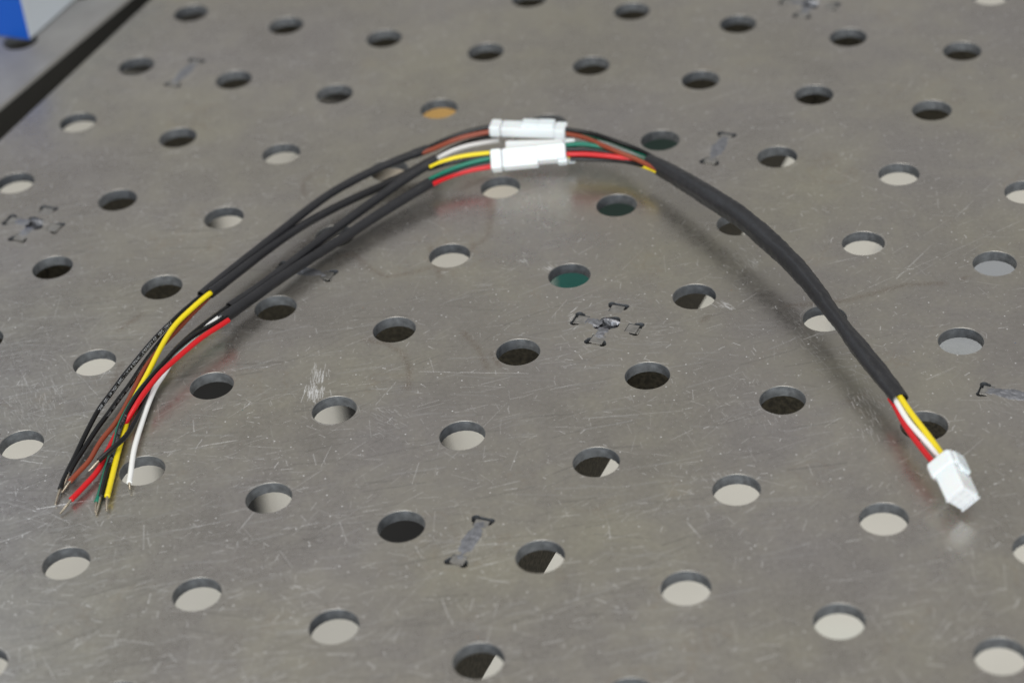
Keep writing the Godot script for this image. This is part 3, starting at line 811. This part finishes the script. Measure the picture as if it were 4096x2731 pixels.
func welding_table() -> void:
	var t := thing("welding_table", "scratched grey steel welding table top full of round holes, under the wire harness", "welding table")
	var lo := Vector2(-75.8, -385)
	var hi := Vector2(660, 400)
	# rib joints: crosses where two ribs meet, single slots half way between
	var crosses := []
	for x in [-25.0, 225.0, 525.0]:
		for z in [-275.0, -25.0, 225.0]:
			crosses.append(Vector2(x, z))
	var bars := []      # [centre, direction]
	for x in [-25.0, 225.0, 525.0]:
		for z in [-150.0, 100.0]:
			bars.append([Vector2(x, z), Vector2(0, 1)])
	for z in [-275.0, -25.0, 225.0]:
		for x in [100.0, 375.0]:
			bars.append([Vector2(x, z), Vector2(1, 0)])
	var loops := []
	for c in crosses:
		for d in [Vector2(1, 0), Vector2(-1, 0), Vector2(0, 1), Vector2(0, -1)]:
			loops.append(slot(c, d, 7.6, 13.2))
		loops.append(crater(c, 4.6))
	for b in bars:
		loops.append(slot(b[0], b[1], 7.4, 12.4))
		loops.append(slot(b[0], -b[1], 7.4, 12.4))
	var p := plate(lo, hi, Vector2.ZERO, loops, func(_c): return false)
	var top := mesh_node("perforated_plate", p[0], M.steel, t)
	mesh_node("cut_edge", p[1], M.cut_edge, top)
	mesh_node("hole_rim", p[2], M.rim, top)
	var seed_ := 40
	for c in crosses:
		for d in [Vector2(1, 0), Vector2(-1, 0), Vector2(0, 1), Vector2(0, -1)]:
			tab(t, c, d, 7.62, 11.9 + 0.3 * rng.randf())
		seed_ += 1
		mesh_node("weld_bead", lump(c, Vector2(1, 0).rotated(rng.randf_range(-0.5, 0.5)), Vector2(6.2, 6.2), func(q): return -1.5 + 0.5 * absf(q.x + q.y), seed_, 0.9), M.weld, t)
		for d in [Vector2(-1, 0), Vector2(0, 1)]:
			seed_ += 1
			mesh_node("weld_fill", lump(c + d * 5.6, d, Vector2(3.4, 3.2), func(q): return 0.16 - 0.4 * q.length() * q.length(), seed_), M.ground_weld, t)
		seed_ += 1
		mesh_node("weld_ridge", lump(c + Vector2(0.8, -2.6), Vector2(1, 0.08).normalized(), Vector2(3.4, 1.5), func(q): return 0.5 - 1.9 * q.y * q.y - 0.5 * q.x * q.x, seed_), M.ground_weld, t)
	for b in bars:
		var c: Vector2 = b[0]
		var d: Vector2 = b[1]
		tab(t, c, d, 7.42, 11.1 + 0.3 * rng.randf())
		tab(t, c, -d, 7.42, 11.1 + 0.3 * rng.randf())
		seed_ += 1
		mesh_node("weld_fill", lump(c + d * rng.randf_range(-0.6, 0.6), d, Vector2(9.0, 3.2), func(q): return 0.16 - 0.3 * pow(q.length(), 4.0), seed_, 0.3), M.ground_weld, t)
	for x in [-25.0, 225.0, 525.0]:
		mesh_node("rib", box_mesh(Vector3(x - 2.5, -54, -384), Vector3(x + 2.5, -THICK - 0.02, 399), 0.4), M.rib, t)
	for z in [-275.0, -25.0, 225.0]:
		var cuts := [-74.0, -27.6, 222.4, 522.4, 659.0]
		for k in 4:
			mesh_node("rib", box_mesh(Vector3(cuts[k] + (5.2 if k > 0 else 0.0), -54, z - 2.5), Vector3(cuts[k + 1], -THICK - 0.02, z + 2.5), 0.4), M.rib, t)
	for q in [Vector2(450, -360), Vector2(630, -360), Vector2(-50, 370), Vector2(630, 370)]:
		mesh_node("leg", box_mesh(Vector3(q.x - 20, -900, q.y - 20), Vector3(q.x + 20, -THICK - 0.04, q.y + 20), 1.5), M.dark_paint, t)


func neighbour_table() -> void:
	var t := thing("welding_table", "second steel welding table across the dark gap, under the blue and white box", "welding table")
	var turn := Transform3D(Basis(Vector3.UP, deg_to_rad(-2.6)), Vector3(-0.0922, -0.0006, -0.1024))
	t.transform = turn
	# its own axes: x = 0 is the edge at the gap, holes start 26.5 mm in
	var p := plate(Vector2(-420, -420), Vector2(-1.2, 330), Vector2(-27.5, -54.0), [], func(_c): return false)
	var top := mesh_node("perforated_plate", p[0], M.old_steel, t)
	mesh_node("cut_edge", p[1], M.cut_edge, top)
	mesh_node("hole_rim", p[2], M.rim, top)
	var st := start()
	quad(st, Vector3(-1.2, 0, -420), Vector3(-1.2, 0, 330), Vector3(0, -1.2, 330), Vector3(0, -1.2, -420), Vector3(0.5, 0.86, 0), Vector3(0.5, 0.86, 0), Vector3(0.86, 0.5, 0), Vector3(0.86, 0.5, 0))
	mesh_node("rounded_edge", st.commit(), M.rim, t)
	mesh_node("side_rail", box_mesh(Vector3(-6, -26, -418), Vector3(0, -1.22, 328), 0.3), M.dark_paint, t)
	mesh_node("rib", box_mesh(Vector3(-52, -66, -418), Vector3(-47, -THICK - 0.02, 328), 0.4), M.dark_paint, t)
	for x in [-390.0, -40.0]:
		for z in [100.0, 300.0]:
			mesh_node("leg", box_mesh(Vector3(x - 20, -899, z - 20), Vector3(x + 20, -THICK - 0.05, z + 20), 2.0), M.dark_paint, t)


func carton() -> void:
	var t := thing("box", "blue and white box standing on the second table in the far left corner", "box", Vector3(-0.1125, -0.0004, -0.159))
	var w := 150.0
	var d := 110.0
	var h := 41.0
	mesh_node("box_body", box_mesh(Vector3(-w, 0, -d), Vector3(0, h, -0.6), 0.8), M.white_card, t)
	mesh_node("blue_front", box_mesh(Vector3(-w, 0.1, -0.7), Vector3(-0.3, h - 0.1, 0.0), 0.3), M.blue_card, t)
	mesh_node("lid", box_mesh(Vector3(-w - 0.5, h + 0.05, -d - 0.5), Vector3(0.5, h + 2.0, 0.5), 0.6), M.white_card, t)


func under_table() -> void:
	var axis := Vector3(0.56, 0, 0.83).normalized()
	var tube_spots := [[Vector3(-0.656, -0.9, -0.966), 0.6, "dark flat steel tube on the floor, left of the two seen through the holes"], [Vector3(-0.437, -0.9, -0.966), 0.6, "dark flat steel tube on the floor, right of the two seen through the holes"]]
	for s in tube_spots:
		var o := thing("steel_tube", s[2], "steel tube", s[0])
		o.basis = Basis(axis, Vector3.UP, axis.cross(Vector3.UP))
		o.set_meta("group", "dark tubes on the floor below the table")
		var l: float = s[1] * 500.0
		mesh_node("tube_body", box_mesh(Vector3(-l, 0, -45), Vector3(l, 24, 45), 3.0), M.dark_paint, o)
		for e in [-1.0, 1.0]:
			mesh_node("end_cap", box_mesh(Vector3(e * l - 4, 3, -41), Vector3(e * l + 4, 21, 41), 2.0), M.grey_plastic, o)
	var g := thing("toolbox", "long teal toolbox with dark green lid, seen through holes right of the connectors", "toolbox", Vector3(-0.318, -0.9, -1.39))
	g.rotation_degrees.y = 8.0
	mesh_node("toolbox_body", box_mesh(Vector3(-58, 0, -220), Vector3(58, 74, 205), 4.0), M.teal_paint, g)
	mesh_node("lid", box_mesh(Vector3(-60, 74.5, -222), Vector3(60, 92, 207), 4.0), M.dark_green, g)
	for z in [-60.0, 60.0]:
		mesh_node("latch", box_mesh(Vector3(58.2, 60, z - 12), Vector3(61, 86, z + 12), 0.8), M.rim, g)
	var r := thing("storage_rack", "dark low storage rack far under the table, behind the yellow crate", "rack", Vector3(-0.8, -0.9, -1.665))
	for y in [2.0, 200.0]:
		mesh_node("shelf", box_mesh(Vector3(-420, y, -190), Vector3(380, y + 160, 190), 4.0), M.dark_paint, r)
	mesh_node("step", box_mesh(Vector3(85, 0, 205), Vector3(178, 30, 365), 3.0), M.dark_paint, r)
	for x in [-425.0, 385.0]:
		for z in [-195.0, 195.0]:
			mesh_node("post", box_mesh(Vector3(x - 12, 0, z - 12), Vector3(x + 12, 420, z + 12), 2.0), M.dark_paint, r)
	var k := thing("crate", "amber yellow plastic crate on the floor, seen through the hole left of the connectors", "crate", Vector3(-0.575, -0.9, -1.46))
	mesh_node("crate_body", box_mesh(Vector3(-82, 0, -6), Vector3(70, 70, 62), 4.0), M.amber, k)
	mesh_node("crate_rim", box_mesh(Vector3(-86, 70.5, -10), Vector3(74, 80, 66), 3.0), M.amber, k)
	var y := thing("tray", "light grey plastic tray on the floor, seen through the right hand holes", "tray", Vector3(0.13, -0.9, -1.30))
	mesh_node("tray_base", box_mesh(Vector3(-170, 0, -80), Vector3(170, 14, 110), 4.0), M.grey_plastic, y)
	mesh_node("tray_rim", box_mesh(Vector3(-175, 14.5, 104), Vector3(175, 30, 114), 3.0), M.grey_plastic, y)


# ---------------------------------------------------------------- the harness
var rig: Node3D


func wire(key: String, color: String, r := 0.92) -> MeshInstance3D:
	var path := resample(LINE[key], 1.2)
	var o := mesh_node("wire", tube(path, plain(r), 16), M[color], rig)
	o.set_meta("label", color + " insulated wire")
	if LINE.has(key + "s"):
		var tip := resample(LINE[key + "s"], 0.8)
		mesh_node("bare_strand", tube(tip, func(t, a): return 0.46 + 0.04 * sin(3.0 * a + t * 9.0) - 0.12 * t * t, 12), M.tinned, o)
	return o


func sleeve(key: String, r: Callable, sides := 24) -> void:
	var o := mesh_node("heat_shrink_sleeve", tube(resample(LINE[key], 1.1, 160 if sides > 30 else 60), r, sides, 2.5), M.sheath, rig)
	o.set_meta("label", "black heat shrink sleeve")


# lettering printed along a wire, bent onto its round surface; `from` mm from the start, `turn` the angle of its middle
func lettering(o: MeshInstance3D, key: String, words: String, from: float, turn: float, r := 0.92, size := 1.4, ink := "print") -> void:
	var path := resample(LINE[key], 0.4)
	var tm := TextMesh.new()
	var font := SystemFont.new()
	font.font_names = PackedStringArray(["Droid Sans"])
	tm.font = font
	tm.text = words
	tm.font_size = 32
	tm.pixel_size = size / 32.0
	tm.depth = 0.0
	tm.curve_step = 1.5
	tm.horizontal_alignment = HORIZONTAL_ALIGNMENT_LEFT
	var arr := tm.surface_get_arrays(0)
	var v: PackedVector3Array = arr[Mesh.ARRAY_VERTEX]
	var ix: PackedInt32Array = arr[Mesh.ARRAY_INDEX]
	var lo := 1e9
	var hi := -1e9
	for p in v:
		lo = minf(lo, p.y)
		hi = maxf(hi, p.y)
	var step := path[0].distance_to(path[1])
	var st := start()
	var put_ := []
	for p in v:
		var s := (from + p.x * 1.3) / step
		var i := clampi(int(s), 0, path.size() - 2)
		var f := frame_at(path, i)
		var c := path[i].lerp(path[i + 1], clampf(s - i, 0.0, 1.0))
		var a := turn + (p.y - (lo + hi) * 0.5) / r
		var dir: Vector3 = f[1] * cos(a) + f[2] * sin(a)
		put_.append([c + dir * (r + 0.025), dir])
	for t in range(0, ix.size(), 3):
		var a = put_[ix[t]]
		var b = put_[ix[t + 1]]
		var c = put_[ix[t + 2]]
		tri(st, a[0], b[0], c[0], a[1], b[1], c[1])
	mesh_node("lettering", st.commit(), M[ink], o)


# axes of a connector: x along it, y out of its upper face, z across
func pose(p0: Vector3, p1: Vector3, roll: float) -> Transform3D:
	var a := (p1 - p0).normalized()
	var s := a.cross(Vector3.UP).normalized()
	var u := s.cross(a)
	var c := cos(deg_to_rad(roll))
	var q := sin(deg_to_rad(roll))
	return Transform3D(Basis(a, -s * q + u * c, s * c + u * q), p0)


func shell(called: String, xf: Transform3D, boxes: Array, parent: Node, bevel := 0.5, m: Material = null) -> MeshInstance3D:
	var st := start()
	for b in boxes:
		add_box(st, b[0], b[1], bevel, xf)
	return mesh_node(called, st.commit(), m if m else M.nylon, parent)


func harness() -> void:
	rig = thing("wire_harness", "wire harness with white connectors, black sleeves and bare coloured wire ends on the steel table", "wire harness")
	# the thick sleeve to the right, pinched and swollen along its length
	var lumps := [0.0, 2.75, 0.05, 3.1, 0.14, 3.45, 0.24, 3.75, 0.36, 3.9, 0.46, 3.9, 0.56, 3.7, 0.64, 3.5, 0.70, 2.95, 0.76, 2.75, 0.83, 3.25, 0.90, 3.35, 0.96, 2.95, 1.0, 2.75]
	var nz := FastNoiseLite.new()
	nz.seed = 5
	nz.frequency = 1.0
	var thick := func(t: float, a: float) -> float:
		var r := 3.0
		for i in range(0, lumps.size() - 2, 2):
			if t >= lumps[i] and t <= lumps[i + 2]:
				r = lerpf(lumps[i + 1], lumps[i + 3], smoothstep(0.0, 1.0, (t - lumps[i]) / (lumps[i + 2] - lumps[i])))
		# flattened ridges where the wires press from inside
		return r * (1.07 + 0.10 * cos(2.0 * (a - 2.0 + 1.6 * t)) - 0.085 * pow(absf(cos(1.5 * (a + 2.6 * t))), 3.0) + 0.03 * cos(5.0 * a - 9.0 * t) + 0.06 * nz.get_noise_2d(t * 11.0, cos(a) * 0.7) + 0.075 * nz.get_noise_2d(t * 46.0, sin(a) * 1.2 + cos(a)))
	sleeve("S", thick, 40)
	for s in [["T1", 1.82], ["T2", 1.8], ["T3", 1.95], ["T4", 2.1]]:
		var r: float = s[1]
		sleeve(s[0], func(t, a): return r * (1.0 + 0.07 * cos(2.0 * (a + 1.5 * t)) + 0.05 * nz.get_noise_1d(t * 9.0 + r * 10.0) + (0.06 if t > 0.93 or t < 0.05 else 0.0)), 24)
	# stripped tails on the left
	wire("Y", "yellow", 1.0)
	var k1 := wire("K1", "black")
	lettering(k1, "K1", "PA6E1580   20 AWG (0.517mm2) R AWM 1569 105C or 1007 80C", 22.0, 2.35)
	var k2 := wire("K2", "black")
	lettering(k2, "K2", "20 AWG (0.517mm2) R AWM 1569 105C or 1007 80C", 36.0, 2.75, 0.92, 1.35, "worn_print")
	wire("B", "brown")
	var k3 := wire("K3", "black")
	lettering(k3, "K3", "R AWM 1569 105C or 1007 80C", 72.0, 2.2, 0.92, 1.35, "worn_print")
	wire("G", "green")
	wire("K4", "black")
	wire("R", "red", 1.0)
	wire("W", "white", 0.98)
	# between the sleeves and the connectors
	for w in [["LK1", "black"], ["LB", "brown"], ["LK2", "black"], ["LW", "white"], ["LY", "yellow"], ["LK3", "black"], ["LG", "green"], ["LK4", "black"], ["LR", "red"]]:
		wire(w[0], w[1], 1.0)
	for w in [["RK1", "black"], ["RB", "brown"], ["RW", "white"], ["RG2", "green"], ["RG", "green"], ["RK3", "black"], ["RR", "red"], ["RY", "yellow"], ["RK5", "black"]]:
		wire(w[0], w[1], 1.0)
	for w in [["EY", "yellow"], ["EW", "white"], ["ER", "red"]]:
		wire(w[0], w[1], 1.0)
	connectors()


func connectors() -> void:
	# the rear pair: lying flat, its latch on top
	var x := pose(Vector3(137.5, 12.5, -122.4), Vector3(168.7, 12.5, -128.4), 0.0)
	var c := shell("connector", x, [[Vector3(4.6, -2.3, -3.3), Vector3(27.0, 2.2, 3.3)]], rig, 0.6)
	c.set_meta("label", "white connector pair lying flat, the rear one of the three")
	shell("end_cap", x, [[Vector3(-0.3, -2.5, -3.5), Vector3(4.55, 2.6, 3.5)]], c, 0.8)
	shell("end_cap", x, [[Vector3(26.7, -2.7, -3.5), Vector3(31.4, 2.2, 3.5)]], c, 0.5)
	shell("latch", x, [[Vector3(13.0, 2.0, -3.1), Vector3(20.0, 3.4, 1.6)], [Vector3(19.7, 2.0, -3.1), Vector3(26.6, 3.6, 1.9)]], c, 0.5)
	# the front pair, turned with its broad face up towards the viewer
	x = pose(Vector3(145.8, 10.5, -102.9), Vector3(174.3, 11.5, -114.3), -38.0)
	c = shell("connector", x, [[Vector3(4.6, -2.4, -3.7), Vector3(19.0, 2.4, 4.5)], [Vector3(18.5, -2.4, -3.75), Vector3(30.2, 2.5, 3.2)], [Vector3(26.5, -2.4, 1.5), Vector3(30.6, 1.6, 4.4)]], rig, 0.55)
	c.set_meta("label", "white connector pair turned with its broad face up, the front one of the three")
	shell("end_cap", x, [[Vector3(-0.2, -2.7, -3.9), Vector3(4.55, 2.7, 4.8)]], c, 0.8)
	# the third, below and behind these two
	x = pose(Vector3(147.0, 7.3, -114.0), Vector3(174.0, 7.6, -122.0), -38.0)
	c = shell("connector", x, [[Vector3(0.0, -2.0, -4.6), Vector3(24.0, 2.0, 4.6)]], rig, 0.55)
	c.set_meta("label", "white connector pair in the shade below the other two")
	shell("end_cap", x, [[Vector3(24.2, -2.2, -4.8), Vector3(28.6, 2.2, 4.8)]], c, 0.6)
	# the small plug at the right end
	x = pose(Vector3(364.3, 9.9, 27.8), Vector3(374.0, 7.65, 42.5), -43.2)
	c = shell("connector", x, [[Vector3(4.0, -4.35, -4.05), Vector3(17.2, 4.35, 4.05)]], rig, 0.8)
	c.set_meta("label", "white six way plug at the free end of the thick sleeve")
	shell("end_cap", x, [[Vector3(-0.6, -5.3, -5.0), Vector3(6.6, 5.2, 5.5)]], c, 1.6)
	shell("latch", x, [[Vector3(1.0, -2.6, -5.6), Vector3(8.0, 3.0, -4.3)], [Vector3(6.0, -2.0, -5.9), Vector3(9.4, 2.4, -4.0)]], c, 0.5)
	var st := start()
	for k in 2:
		add_box(st, Vector3(17.1, -4.1 + k * 8.0, -3.85), Vector3(17.8, -3.85 + k * 8.0, 3.85), 0.05, x)
	mesh_node("front_lip", st.commit(), M.nylon, c)
	for i in 3:
		for j in 2:
			var y := -2.6 + i * 2.6
			var z := -1.75 + j * 3.5
			shell("contact_opening", x, [[Vector3(17.15, y - 0.8, z - 1.1), Vector3(17.3, y + 0.8, z + 1.1)]], c, 0.05, M.socket)
